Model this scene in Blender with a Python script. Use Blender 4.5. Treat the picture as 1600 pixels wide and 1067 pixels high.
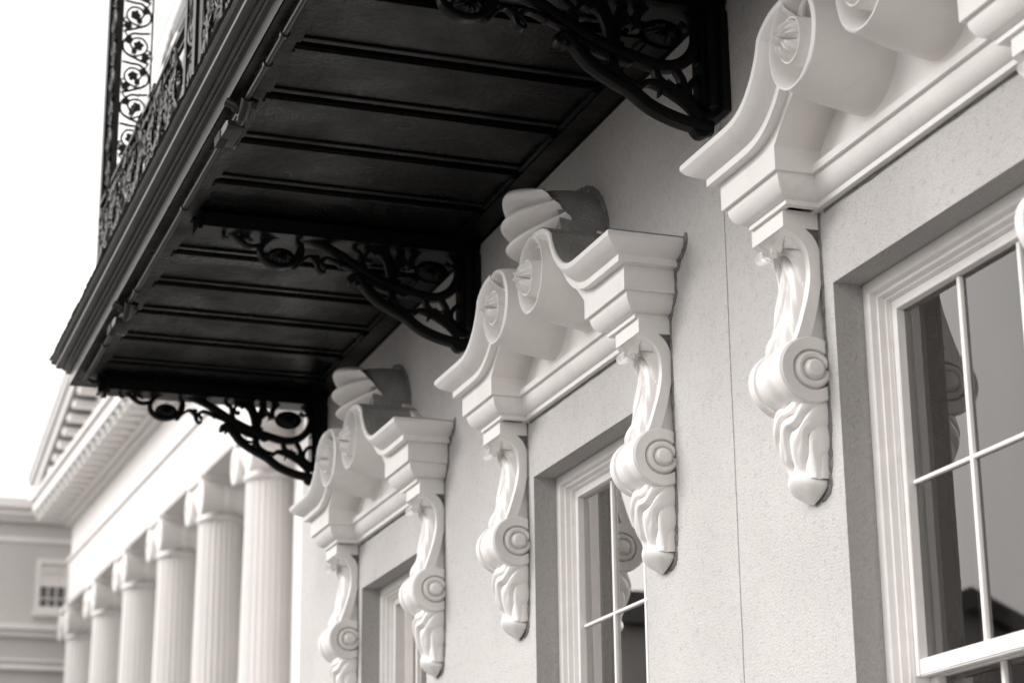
import bpy, math, random
from mathutils import Vector, Matrix
random.seed(7)
R = math.radians
S = 2.7                      # metres per design unit; the camera stands at the design origin
sc = bpy.context.scene
for o in list(bpy.data.objects): bpy.data.objects.remove(o)

# ------------------------------------------------------------------ camera
yaw, pitch, roll = R(70.296), R(17.061), R(-0.667)
fw = Vector((-math.sin(yaw)*math.cos(pitch), math.cos(yaw)*math.cos(pitch), math.sin(pitch)))
rt = Vector((math.cos(yaw), math.sin(yaw), 0)); up = rt.cross(fw)
r2 = rt*math.cos(roll)+up*math.sin(roll); u2 = -rt*math.sin(roll)+up*math.cos(roll)
cam = bpy.data.cameras.new('camera'); co = bpy.data.objects.new('camera', cam)
sc.collection.objects.link(co); sc.camera = co
co.matrix_world = Matrix(((r2.x, u2.x, -fw.x, 0), (r2.y, u2.y, -fw.y, 0), (r2.z, u2.z, -fw.z, 1.6), (0, 0, 0, 1)))
cam.sensor_width = 36; cam.lens = 3305.8/1600*36
cam.clip_start = .1; cam.clip_end = 3000
cam.dof.use_dof = True; cam.dof.focus_distance = 6.6; cam.dof.aperture_fstop = 3.4
cam.dof.aperture_blades = 0

# ------------------------------------------------------------------ world + sun
SUN_EL, SUN_AZ = 34, 202      # azimuth clockwise from +Y
w = bpy.data.worlds.new('World'); sc.world = w; w.use_nodes = True
nt = w.node_tree; nt.nodes.clear()
sky = nt.nodes.new('ShaderNodeTexSky'); sky.sky_type = 'NISHITA'; sky.sun_disc = False
sky.sun_elevation = R(SUN_EL); sky.sun_rotation = R(SUN_AZ)
sky.air_density = 1.0; sky.dust_density = 4.0; sky.ozone_density = 1.0
bw = nt.nodes.new('ShaderNodeRGBToBW'); tint = nt.nodes.new('ShaderNodeMixRGB'); tint.blend_type = 'MULTIPLY'
tint.inputs['Fac'].default_value = 1; tint.inputs['Color2'].default_value = (1, .966, .940, 1)
bg = nt.nodes.new('ShaderNodeBackground'); bg.inputs['Strength'].default_value = .15
wo = nt.nodes.new('ShaderNodeOutputWorld')
nt.links.new(sky.outputs[0], bw.inputs[0]); cl = nt.nodes.new('ShaderNodeClamp'); cl.inputs['Min'].default_value = 1.45; cl.inputs['Max'].default_value = 2.8   # thin even cloud: no bright patch round the sun
nt.links.new(bw.outputs[0], cl.inputs[0]); nt.links.new(cl.outputs[0], tint.inputs['Color1'])
nt.links.new(tint.outputs[0], bg.inputs[0]); nt.links.new(bg.outputs[0], wo.inputs[0])
sl = bpy.data.lights.new('sun', 'SUN'); sl.energy = .74; sl.angle = R(38); sl.color = (1, .975, .955)
so = bpy.data.objects.new('sun', sl); sc.collection.objects.link(so)
sd = Vector((math.sin(R(SUN_AZ))*math.cos(R(SUN_EL)), math.cos(R(SUN_AZ))*math.cos(R(SUN_EL)), math.sin(R(SUN_EL))))
so.rotation_euler = sd.to_track_quat('Z', 'Y').to_euler()
sc.view_settings.view_transform = 'Standard'; sc.view_settings.look = 'None'
sc.view_settings.exposure = 2.06; sc.view_settings.gamma = 1
sc.render.engine = 'CYCLES'
sc.render.resolution_x = 1024; sc.render.resolution_y = 682

# ------------------------------------------------------------------ materials
def mat(name, col, rough=.6, bump=0, bscale=60, spots=0, var=.0, vscale=3, spec=.5, dirt=0, bdist=.002, coat=0, rvar=0):
    m = bpy.data.materials.new(name); m.use_nodes = True; n = m.node_tree; b = n.nodes['Principled BSDF']
    c = (col, col*.972, col*.95, 1) if not isinstance(col, tuple) else col+(1,)
    b.inputs['Roughness'].default_value = rough; b.inputs['Specular IOR Level'].default_value = spec
    if coat: b.inputs['Coat Weight'].default_value = coat; b.inputs['Coat Roughness'].default_value = .15
    tc = n.nodes.new('ShaderNodeTexCoord'); cur = n.nodes.new('ShaderNodeRGB'); cur.outputs[0].default_value = c; cur = cur.outputs[0]
    def mul(cur, sock, lo, hi, a, bb, ):
        mr = n.nodes.new('ShaderNodeMapRange'); mr.inputs['From Min'].default_value = a; mr.inputs['From Max'].default_value = bb
        mr.inputs['To Min'].default_value = lo; mr.inputs['To Max'].default_value = hi; n.links.new(sock, mr.inputs['Value'])
        mx = n.nodes.new('ShaderNodeMixRGB'); mx.blend_type = 'MULTIPLY'; mx.inputs['Fac'].default_value = 1
        n.links.new(cur, mx.inputs['Color1']); n.links.new(mr.outputs[0], mx.inputs['Color2']); return mx.outputs[0]
    def noise(scale, det=4, ro=.55):
        t = n.nodes.new('ShaderNodeTexNoise'); t.inputs['Scale'].default_value = scale; t.inputs['Detail'].default_value = det
        t.inputs['Roughness'].default_value = ro; n.links.new(tc.outputs['Object'], t.inputs['Vector']); return t.outputs['Fac']
    if var: cur = mul(cur, noise(vscale, 6), 1-var, 1+var*.6, .3, .7)
    if spots:
        cur = mul(cur, noise(170, 2), 1-spots, 1, .28, .40)
        cur = mul(cur, noise(38, 3, .7), 1-spots*.35, 1.0, .30, .46)
    if dirt: cur = mul(cur, noise(9, 8, .75), 1-dirt, 1, .30, .44)
    n.links.new(cur, b.inputs['Base Color'])
    if rvar:
        mr = n.nodes.new('ShaderNodeMapRange'); mr.inputs['From Min'].default_value = .35; mr.inputs['From Max'].default_value = .65
        mr.inputs['To Min'].default_value = rough-rvar*.6; mr.inputs['To Max'].default_value = rough+rvar
        n.links.new(noise(2.6, 5), mr.inputs['Value']); n.links.new(mr.outputs[0], b.inputs['Roughness'])
    if bump:
        bp = n.nodes.new('ShaderNodeBump'); bp.inputs['Strength'].default_value = bump; bp.inputs['Distance'].default_value = bdist
        n.links.new(noise(bscale, 5, .6), bp.inputs['Height']); n.links.new(bp.outputs[0], b.inputs['Normal'])
    return m
M = dict(
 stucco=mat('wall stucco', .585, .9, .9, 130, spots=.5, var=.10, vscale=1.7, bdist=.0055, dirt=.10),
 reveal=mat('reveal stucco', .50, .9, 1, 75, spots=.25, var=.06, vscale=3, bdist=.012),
 white=mat('moulding paint', .87, .46, .30, 38, var=.05, vscale=6, dirt=.09, bdist=.002),
 frame=mat('window paint', .87, .45, .25, 60, var=.05, vscale=12, dirt=.08, bdist=.001),
 rough=mat('weathered render', .40, .85, 1, 110, spots=.3, var=.22, vscale=9, bdist=.010),
 seal=mat('dirty sealant', .22, .9, 1, 120, var=.4, vscale=40, spots=.5, bdist=.004),
 black=mat('black timber paint', .004, .30, .8, 34, var=.4, vscale=4, bdist=.005, spec=.22, rvar=.25),
 fascia=mat('dark fascia paint', .050, .24, .25, 25, var=.3, vscale=6, bdist=.002),
 iron=mat('black cast iron', .004, .36, .5, 60, var=.3, bdist=.002, spec=.25),
 flash=mat('lead flashing edge', .06, .6, .8, 60, var=.4, vscale=20, bdist=.004),
 lampg=mat('lamp housing', .02, .3, .2, 60),
 lens=mat('lamp lens', .08, .15),
 far=mat('portico paint', .88, .6, var=.03, vscale=1.5),
 farw=mat('distant wall paint', .62, .8, var=.04, vscale=1),
 farsh=mat('portico soffit shade', .34, .8),  # soffit shade put into the colour of the cornice beds; tympanum shares it
 roof=mat('roof slate', .06, .7, var=.3, vscale=5),
 brick=mat('opposite wall', .3, .9, var=.1, vscale=1),
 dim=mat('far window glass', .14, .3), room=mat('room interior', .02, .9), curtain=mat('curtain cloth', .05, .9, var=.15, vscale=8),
 ground=mat('street paving', .10, .9, .5, 8, var=.2, vscale=.6, bdist=.01))
def glassmat():
    m = bpy.data.materials.new('window glass'); m.use_nodes = True; n = m.node_tree; n.nodes.clear()
    g = n.nodes.new('ShaderNodeBsdfGlossy'); g.inputs['Roughness'].default_value = .015; g.inputs['Color'].default_value = (1, .98, .965, 1)
    t = n.nodes.new('ShaderNodeBsdfTransparent'); t.inputs['Color'].default_value = (.8, .79, .78, 1)
    f = n.nodes.new('ShaderNodeFresnel'); f.inputs['IOR'].default_value = 1.52
    pw = n.nodes.new('ShaderNodeMath'); pw.operation = 'POWER'; pw.inputs[1].default_value = 1.8; n.links.new(f.outputs[0], pw.inputs[0])
    a = n.nodes.new('ShaderNodeMath'); a.operation = 'MULTIPLY'; a.inputs[1].default_value = 15; a.use_clamp = True
    mx = n.nodes.new('ShaderNodeMixShader'); o = n.nodes.new('ShaderNodeOutputMaterial')
    tc = n.nodes.new('ShaderNodeTexCoord'); nz = n.nodes.new('ShaderNodeTexNoise'); nz.inputs['Scale'].default_value = 2.2
    bp = n.nodes.new('ShaderNodeBump'); bp.inputs['Strength'].default_value = .03; bp.inputs['Distance'].default_value = .003
    n.links.new(tc.outputs['Object'], nz.inputs['Vector']); n.links.new(nz.outputs['Fac'], bp.inputs['Height']); n.links.new(bp.outputs[0], g.inputs['Normal'])
    n.links.new(pw.outputs[0], a.inputs[0]); n.links.new(a.outputs[0], mx.inputs[0]); n.links.new(t.outputs[0], mx.inputs[1]); n.links.new(g.outputs[0], mx.inputs[2])
    n.links.new(mx.outputs[0], o.inputs[0]); return m
M['glass'] = glassmat()

# ------------------------------------------------------------------ mesh helpers (design units: x along wall, y away from the street, z up, camera at 0)
def sub(a, b): return (a[0]-b[0], a[1]-b[1], a[2]-b[2])
class MB:
    def __init__(s): s.v = []; s.f = []; s.mi = []; s.m = 0
    def add(s, vs, fs):
        k = len(s.v); s.v += [tuple(v) for v in vs]; s.f += [tuple(i+k for i in f) for f in fs]; s.mi += [s.m]*len(fs); return s
    def box(s, x0, x1, y0, y1, z0, z1):
        x0, x1 = min(x0, x1), max(x0, x1); y0, y1 = min(y0, y1), max(y0, y1); z0, z1 = min(z0, z1), max(z0, z1)
        return s.add([(x, y, z) for z in (z0, z1) for y in (y0, y1) for x in (x0, x1)],
              [(0, 2, 3, 1), (4, 5, 7, 6), (0, 1, 5, 4), (2, 6, 7, 3), (0, 4, 6, 2), (1, 3, 7, 5)])
    def grid(s, rows, closeu=False, closev=False):
        n = len(rows); m = len(rows[0]); vs = [p for r in rows for p in r]; fs = []
        for i in range(n if closev else n-1):
            for j in range(m if closeu else m-1):
                fs.append((i*m+j, i*m+(j+1) % m, ((i+1) % n)*m+(j+1) % m, ((i+1) % n)*m+j))
        return s.add(vs, fs)
    def prism(s, poly, f, a, b):     # poly in 2D, f(p, depth) -> 3D, from depth a to b
        n = len(poly); vs = [f(p, a) for p in poly]+[f(p, b) for p in poly]
        return s.add(vs, [tuple(range(n)), tuple(range(2*n-1, n-1, -1))]+[(i, n+i, n+(i+1) % n, (i+1) % n) for i in range(n)])
    def tube(s, pts, rad, seg=8, caps=True):
        pts = [Vector(p) for p in pts]; n = len(pts); rows = []
        if not isinstance(rad, (list, tuple)): rad = [rad]*n
        prev = None
        for i, p in enumerate(pts):
            t = (pts[min(i+1, n-1)]-pts[max(i-1, 0)]).normalized()
            if prev is None:
                ref = Vector((0, 0, 1)) if abs(t.z) < .9 else Vector((1, 0, 0)); a = t.cross(ref).normalized()
            else: a = (prev-t*prev.dot(t)).normalized()
            prev = a; b = t.cross(a)
            rows.append([tuple(p+(a*math.cos(k*2*math.pi/seg)+b*math.sin(k*2*math.pi/seg))*rad[i]) for k in range(seg)])
        s.grid(rows, closeu=True)
        if caps:
            k = len(s.v)-n*seg; s.f += [tuple(k+j for j in range(seg))[::-1], tuple(k+(n-1)*seg+j for j in range(seg))]; s.mi += [s.m]*2
        return s
    def bevelled(s, w): s.bev = w; return s
    def build(s, name, mats, parent=None, base=None, smooth=35, bevel=0, recalc=True):
        me = bpy.data.meshes.new(name); b = base or (parent.get('_b') if parent else None) or (0, 0, 0)
        if parent is not None and base is None: b = tuple(parent['_b'])
        me.from_pydata([((v[0]-b[0])*S, (v[1]-b[1])*S, (v[2]-b[2])*S) for v in s.v], [], s.f)
        if not isinstance(mats, (list, tuple)): mats = [mats]
        for m_ in mats: me.materials.append(m_)
        me.polygons.foreach_set('material_index', s.mi)
        if recalc:
            import bmesh
            bm = bmesh.new(); bm.from_mesh(me); bmesh.ops.remove_doubles(bm, verts=bm.verts, dist=1e-5)
            bmesh.ops.recalc_face_normals(bm, faces=bm.faces); bm.to_mesh(me); bm.free()
        o = bpy.data.objects.new(name, me); sc.collection.objects.link(o)
        if parent is not None: o.parent = parent
        else: o.location = (b[0]*S, b[1]*S, b[2]*S+1.6)
        o['_b'] = b
        if smooth:
            me.shade_smooth() if hasattr(me, 'shade_smooth') else None
            me.set_sharp_from_angle(angle=R(smooth))
        if bevel:
            md = o.modifiers.new('bevel', 'BEVEL'); md.width = bevel*S; md.segments = 2; md.limit_method = 'ANGLE'; md.angle_limit = R(40); md.harden_normals = False
        return o
def tag(o, label=None, cat=None, group=None, kind=None):
    if label: o['label'] = label
    if cat: o['category'] = cat
    if group: o['group'] = group
    if kind: o['kind'] = kind
    return o
def empty(name, b, label, cat, group=None):
    o = bpy.data.objects.new(name, None); sc.collection.objects.link(o); o.location = (b[0]*S, b[1]*S, b[2]*S+1.6); o['_b'] = b
    o.empty_display_size = .2
    return tag(o, label, cat, group)
def copy_tree(o, parent, dx=0):
    c = o.copy(); sc.collection.objects.link(c); c.parent = parent
    c.location = (o.location.x+dx*S, o.location.y, o.location.z)
    for ch in [h for h in bpy.data.objects if h.parent == o]: copy_tree(ch, c, 0)
    return c
def smooth_path(pts, n=6):
    out = []; P = [Vector(p) for p in pts]; P = [P[0]*2-P[1]]+P+[P[-1]*2-P[-2]]
    for i in range(1, len(P)-2):
        for k in range(n):
            t = k/n; a, b, c, d = P[i-1], P[i], P[i+1], P[i+2]
            out.append(tuple(.5*((2*b)+(c-a)*t+(2*a-5*b+4*c-d)*t*t+(3*b-a-3*c+d)*t**3)))
    out.append(tuple(P[-2])); return out
GZ = -.593

# ------------------------------------------------------------------ setting
tag(MB().add([(-400, -400, GZ), (400, -400, GZ), (400, 400, GZ), (-400, 400, GZ)], [(0, 1, 2, 3)]).build('ground', M['ground'], smooth=0), kind='structure')

# ------------------------------------------------------------------ main building
C0 = -2.515; PER = .8905
bld = empty('stucco_building', (C0, 1, GZ), 'pale stucco building with black iron balcony and white broken-pediment window hoods', 'building')
XL, XR = -4.051, 4.2; HW = .1935; ZT, ZB = .6875, -.10
cs = [C0-PER, C0, C0+PER]
wl = MB()
edges = [XL]+[e for c in cs for e in (c-HW, c+HW)]+[XR]
for i in range(0, len(edges), 2): wl.add([(edges[i], 1, GZ), (edges[i+1], 1, GZ), (edges[i+1], 1, 3.4), (edges[i], 1, 3.4)], [(0, 1, 2, 3)])
for c in cs:
    wl.add([(c-HW, 1, GZ), (c+HW, 1, GZ), (c+HW, 1, ZB), (c-HW, 1, ZB)], [(0, 1, 2, 3)])
    wl.add([(c-HW, 1, ZT), (c+HW, 1, ZT), (c+HW, 1, 3.4), (c-HW, 1, 3.4)], [(0, 1, 2, 3)])
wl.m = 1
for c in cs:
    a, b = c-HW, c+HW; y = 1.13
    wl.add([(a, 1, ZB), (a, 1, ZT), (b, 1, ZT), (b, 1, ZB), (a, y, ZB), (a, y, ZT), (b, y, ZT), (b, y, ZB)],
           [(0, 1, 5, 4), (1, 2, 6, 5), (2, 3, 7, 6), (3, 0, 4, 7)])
wl.m = 0
wl.add([(XL, 1, GZ), (XL, 1, 3.4), (XL, 2.3, 3.4), (XL, 2.3, GZ), (XR, 1, GZ), (XR, 1, 3.4), (XR, 2.3, 3.4), (XR, 2.3, GZ)], [(0, 1, 2, 3), (4, 7, 6, 5), (1, 5, 6, 2), (3, 2, 6, 7)])
wl.build('wall', [M['stucco'], M['reveal']], bld, smooth=0, recalc=False)
sm = MB(); zz_ = [GZ+i*.03 for i in range(56)]
sm.grid([[(-2.0635+dx+random.uniform(-.0004, .0004), 1-dy, z) for dx, dy in ((-.0007, -.0005), (0, .0012), (.0007, -.0005))] for z in zz_])
sm.build('wall_joint', M['stucco'], bld)
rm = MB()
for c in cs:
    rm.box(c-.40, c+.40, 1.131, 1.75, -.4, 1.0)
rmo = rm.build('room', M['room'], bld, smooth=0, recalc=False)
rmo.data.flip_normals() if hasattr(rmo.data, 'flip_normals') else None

# ---- window (proto at C0)
def ring(mb, c, i0, y0, i1, y1, zt=ZT, zb=ZB, hw=HW):     # frame band between insets
    A = [(c-hw+i0, y0, zb+i0), (c-hw+i0, y0, zt-i0), (c+hw-i0, y0, zt-i0), (c+hw-i0, y0, zb+i0)]
    B = [(c-hw+i1, y1, zb+i1), (c-hw+i1, y1, zt-i1), (c+hw-i1, y1, zt-i1), (c+hw-i1, y1, zb+i1)]
    mb.grid([A, B], closeu=True)
fr = MB(); prof = [(-.001, 1.034), (.002, 1.0325), (.011, 1.0325), (.013, 1.034), (.0145, 1.040), (.0175, 1.0405), (.0185, 1.047), (.021, 1.0475), (.0215, 1.051), (.0225, 1.051), (.0225, 1.09)]
for a, b in zip(prof[:-1], prof[1:]): ring(fr, C0, a[0], a[1], b[0], b[1])
win = fr.build('window', M['frame'], bld, smooth=30)
MB().box(C0-HW, C0+HW, .985, 1.034, ZB-.02, ZB+.004).build('sill', M['frame'], win, bevel=.002)
def sash(name, yf, yg, z0, z1, st, top, bot, zs, bars):
    s_ = MB(); hw = HW-.0226
    s_.box(C0-hw, C0-hw+st, yf, yg+.006, z0, z1); s_.box(C0+hw-st, C0+hw, yf, yg+.006, z0, z1)
    s_.box(C0-hw+st, C0+hw-st, yf, yg+.006, z1-top, z1); s_.box(C0-hw+st, C0+hw-st, yf, yg+.006, z0, z0+bot)
    o = s_.build(name, M['frame'], win, bevel=.0009)
    mt = MB(); mw = .0030
    for x in (-.0525, .0525): mt.box(C0+x-mw, C0+x+mw, yg-.0042, yg+.003, z0+bot, z1-top)
    for z in zs: mt.box(C0-hw+st, C0+hw-st, yg-.0038, yg+.003, z-.0022, z+.0022)
    mt.build('glazing_bars', M['frame'], o, bevel=.0012)
    MB().add([(C0-hw+st*.5, yg, z0+bot*.5), (C0+hw-st*.5, yg, z0+bot*.5), (C0+hw-st*.5, yg, z1-top*.5), (C0-hw+st*.5, yg, z1-top*.5)], [(0, 1, 2, 3)]).build('glass_pane', M['glass'], o, smooth=0, recalc=False)
sash('upper_sash', 1.0525, 1.062, .2855, ZT-.0225, .0085, .010, .0155, [.4755], 3)
sash('lower_sash', 1.068, 1.0775, ZB+.0225, .3005, .0135, .0155, .02, [.105], 3)
cu = MB()
for sgn, x0, x1 in ((1, C0-.17, C0-.125), (-1, C0+.115, C0+.17)):
    cu.grid([[(x0+(x1-x0)*i/24, 1.105+.006*math.sin(i*1.9)+.003*math.sin(i*.7), z) for i in range(25)] for z in (-.2, .3, .69)])
cu.build('curtain', M['curtain'], win, recalc=False)

# ---- hood (proto at C0)
def hood():
    e_ = lambda dx, z, d: (C0+dx, 1-d, z)
    mould = [(0, 0), (0, .097), (.0015, .0992), (.004, .0997), (.008, .0990), (.013, .0950), (.0175, .0885), (.0205, .0825), (.0222, .0785), (.0226, .0780), (.031, .0780), (.0312, .0670), (.0315, .0668)]
    base_path = [(.27, .8600), (.245, .8600), (.226, .8602), (.212, .8612), (.199, .8640), (.186, .8695), (.174, .8780), (.163, .8890), (.154, .9020), (.1485, .9130), (.146, .9215)]
    scroll = [(.146, .9215), (.139, .9275), (.128, .9340), (.115, .9390), (.100, .9415), (.085, .9425)]
    VC = (.0705, .8895); body = MB()
    bodyweather = 1
    def offs(path, o):
        out = []
        for i, p in enumerate(path):
            a = path[max(i-1, 0)]; b = path[min(i+1, len(path)-1)]; tx, tz = b[0]-a[0], b[1]-a[1]; l = math.hypot(tx, tz) or 1
            nx, nz = tz/l, -tx/l                       # inward for a path running from the outer end towards the centre
            if nz > 0 and i < 3: nx, nz = -nx, -nz
            out.append((p[0]-abs(nx)*o if True else 0, p[1]-abs(nz)*o))
        return out
    P1 = smooth_path([(.30, .86)]+base_path, 3)[3:]
    P2 = smooth_path(scroll, 3)
    for sg in (1, -1):
        rows = []
        for (o, d) in mould:
            row = []; xe = .2415+d
            z = .86-o
            row.append(e_(sg*xe, z, 0)); row.append(e_(sg*xe, z, d))
            for p in offs(P1, o): row.append(e_(sg*p[0], p[1], d))
            rows.append(row)
        for a, b, k in zip(rows[:-1], rows[1:], range(99)):
            body.m = 0
            body.grid([a, b])
        # the top / outer side running back to the wall, unpainted render
        # scroll part of the cyma
        rows = []
        for (o, d) in mould[1:]:
            rows.append([e_(sg*p[0], p[1], d) for p in offs(P2, o*.95)])
        body.grid(rows)
        # frieze solid under the swan neck
        F = offs(P1, .0312)
        F = [p for p in F]
        poly = [(.3085, .7985), (.3085, .829)]+[p for p in F if p[0] < .27]+[(.105, .905), (.085, .90), (.085, .87), (.108, .872), (.123, .868), (.139, .858), (.153, .847), (.166, .836), (.179, .8235), (.179, .7985)]
        body.prism(poly, lambda p, d: e_(sg*p[0], p[1], d), -.002, .0668)
        # block mouldings below: ovolo + fillet, mitred on both returns
        low = [(.7992, .0624), (.7965, .0622), (.790, .0610), (.784, .0580), (.7795, .0535), (.7768, .0490), (.7765, .0465), (.7760, .0455), (.7708, .0455), (.7704, .0380)]
        for a, b in zip(low[:-1], low[1:]):
            L = []
            for z, d in (a, b):
                xi, xo = .2460-d, .2415+d
                L.append([e_(sg*xi, z, -.002), e_(sg*xi, z, d), e_(sg*xo, z, d), e_(sg*xo, z, -.002)])
            body.grid(L)
    # centre band: thin top fillet, ovolo, bottom fillet
    cen = [(.812, .012), (.8075, .012), (.8075, .0245), (.7990, .0245), (.7988, .0200), (.7965, .0198), (.790, .0190), (.784, .0170), (.7795, .0135), (.7768, .0100), (.7765, .0088), (.7760, .0085), (.7705, .0085), (.7703, -.001)]
    body.grid([[e_(-.23, z, d), e_(.23, z, d)] for z, d in cen])
    # tympanum
    body.prism([(-.23, .80), (.23, .80), (.19, .90), (.10, .95), (-.10, .95), (-.19, .90)], lambda p, d: e_(p[0], p[1], d), -.002, .0140)
    o = body.build('window_hood', M['white'], bld, smooth=28)
    # rough unpainted tops
    for sg in (1, -1):
        top = MB()
        Q = [(.3400, .8604)]+[(p[0]+.0006, p[1]+.0006) for p in P1]+[(p[0]+.0006, p[1]+.0006) for p in P2]
        top.grid([[e_(sg*p[0], p[1], .0968) for p in Q], [e_(sg*p[0], p[1], .05) for p in Q], [e_(sg*p[0], p[1], -.002) for p in Q]])
        top.build('weathered_top', M['rough'], o, smooth=50, recalc=False)
    # volutes
    for sg in (1, -1):
        vo = MB(); N = 56; rx, rz = .0475, .0515
        pr = [(1.27, .004), (1.20, .03), (1.12, .06), (1.045, .085), (1.005, .0970), (.985, .0990), (.955, .0992), (.93, .0978), (.88, .0935), (.84, .083), (.78, .066), (.72, .042), (.64, .024), (.40, .020)]
        rows = []
        for k, d in pr:
            cx = VC[0]-(0.002 if k > 1 else 0)
            rows.append([e_(sg*(cx+rx*k*math.cos(t)), VC[1]-(.003 if k > 1.1 else 0)+rz*k*math.sin(t), d) for t in [2*math.pi*i/N for i in range(N)]])
        vo.grid(rows, closeu=True)
        # spiral lip winding in from the rim to the eye tube
        T = 30; spt = []; rad = []
        for i in range(T+1):
            t = -.9+3.9*i/T; k = .90-.46*i/T
            spt.append(e_(sg*(VC[0]+rx*k*math.cos(-t+1.2)), VC[1]+rz*k*math.sin(-t+1.2), .086-.036*i/T)); rad.append(.0022+.003*math.sin(math.pi*i/T))
        vo.tube(spt, rad, 8)
        vv = vo.build('volute', M['white'], o, smooth=40)
        ey = MB(); ex, ez = VC[0]-.004, VC[1]-.003; rr = .0225
        pr = [(1.12, .020), (1.0, .100), (.97, .1025), (.92, .1025), (.89, .101), (.88, .094), (.5, .093)]
        ey.grid([[e_(sg*(ex+rr*k*math.cos(t)), ez+rr*1.08*k*math.sin(t), d) for t in [2*math.pi*i/36 for i in range(36)]] for k, d in pr], closeu=True)
        ey.build('eye', M['white'], vv)
        ro = MB(); N = 90; rows = []
        for j in range(19):
            k = j/18; row = []
            for i in range(N):
                t = 2*math.pi*i/N; p5 = (t*5/(2*math.pi)+.3) % 1; pet = math.sin(math.pi*p5)**.55; q = math.sin(math.pi*min(1, k*1.02))**.7
                bud = .011*max(0, 1-(k/.30)**2)**.5+(.0025*math.cos(8*t) if .08 < k < .3 else 0)
                vein = .0016*math.cos(2*math.pi*(p5-.5)*4)*(pet > .5)
                d = .099+bud+(.022*pet-.004)*q*(1-.35*k)+vein*q*(k > .3)-.022*(k > .97)
                row.append(e_(sg*(ex+rr*k*(.62+.40*pet)*math.cos(t)), ez+rr*1.05*k*(.62+.34*pet)*math.sin(t), d))
            rows.append(row)
        ro.grid(rows, closeu=True); ro.build('rosette', M['white'], vv, smooth=45)
    # palmette: half-round block, its front carved in three rounded lobes wrapping round to a scalloped edge
    pa = MB(); cz = .938
    A = [math.pi*(-.16+1.32*i/40) for i in range(41)]
    pa.m = 1; pa.grid([[e_(.098*k*math.cos(a), cz+.098*k*math.sin(a), d) for a in A] for d, k in ((-.002, 1.0), (.03, .99), (.052, .965), (.062, .93), (.064, 0))])
    pa.build('palmette', [M['white'], M['rough']], o, smooth=50, recalc=False)
    pl = MB()
    for z0, z1, dF, dB, sk in ((1.0035, 1.0385, .1080, .078, 0), (.9720, 1.0030, .1090, .066, 0), (.9420, .9700, .1010, .054, 0)):
        rows = []; nv = 14
        for i in range(nv+1):
            v = i/nv; zz0 = z0+(z1-z0)*v; rnd = math.sin(math.pi*v)**.45 if 0 < v < 1 else 0
            row = []
            for q in range(41):
                ph = math.pi*(q/40-.5); sn, cs_ = math.sin(ph), max(math.cos(ph), 0)
                zl = zz0+(.992-zz0)*.42*sn*sn
                am = math.sqrt(max(.1005**2-(min(zl, 1.0380)-cz)**2, 2e-5))
                x_ = am*sn*(.90+.10*rnd)
                d_ = dB-.012*(1-rnd)-.003*math.sin(math.pi*v*2)*abs(sn)+(dF-dB)*rnd*cs_**2.3*min(1, am/.045)**.3
                row.append(e_(x_, zl, d_))
            rows.append(row)
        pl.grid(rows)
    pl.build('palmette_lobes', M['white'], o, smooth=50, recalc=False)
    # dirty sealant where the moulding meets the wall
    se = MB(); random.seed(3)
    outline = [(.3435, .8625), (.3440, .852), (.335, .842), (.322, .836), (.322, .829), (.310, .826), (.310, .797), (.304, .790), (.296, .779), (.289, .770), (.2815, .768), (.2812, .755)]
    def bead(pts, wv, seg=None):
        pts = smooth_path([(a, b) for a, b in pts], 5); rows = []
        for i, p in enumerate(pts):
            r_ = wv*random.uniform(.55, 1.35)
            rows.append([e_(p[0]+r_*math.cos(t)+random.uniform(-.0005, .0005), p[1]+r_*math.sin(t)*.9, max(-.0005, r_*.5*math.sin(t*.5)*random.uniform(.5, 1.2))) for t in [2*math.pi*k/6 for k in range(6)]])
        se.grid(rows, closeu=True)
    bead(outline, .0042); bead([(-a, b) for a, b in outline], .0032)
    bead([(-.20, .7690), (-.1, .7688), (0, .7690), (.1, .7689), (.20, .7690)], .0026)
    bead([(.105*math.cos(R(a)), cz+.103*math.sin(R(a))) for a in range(-5, 190, 13)], .0040)
    se.build('sealant', M['seal'], o, smooth=60, recalc=False)
    return o
hd = hood()

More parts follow.
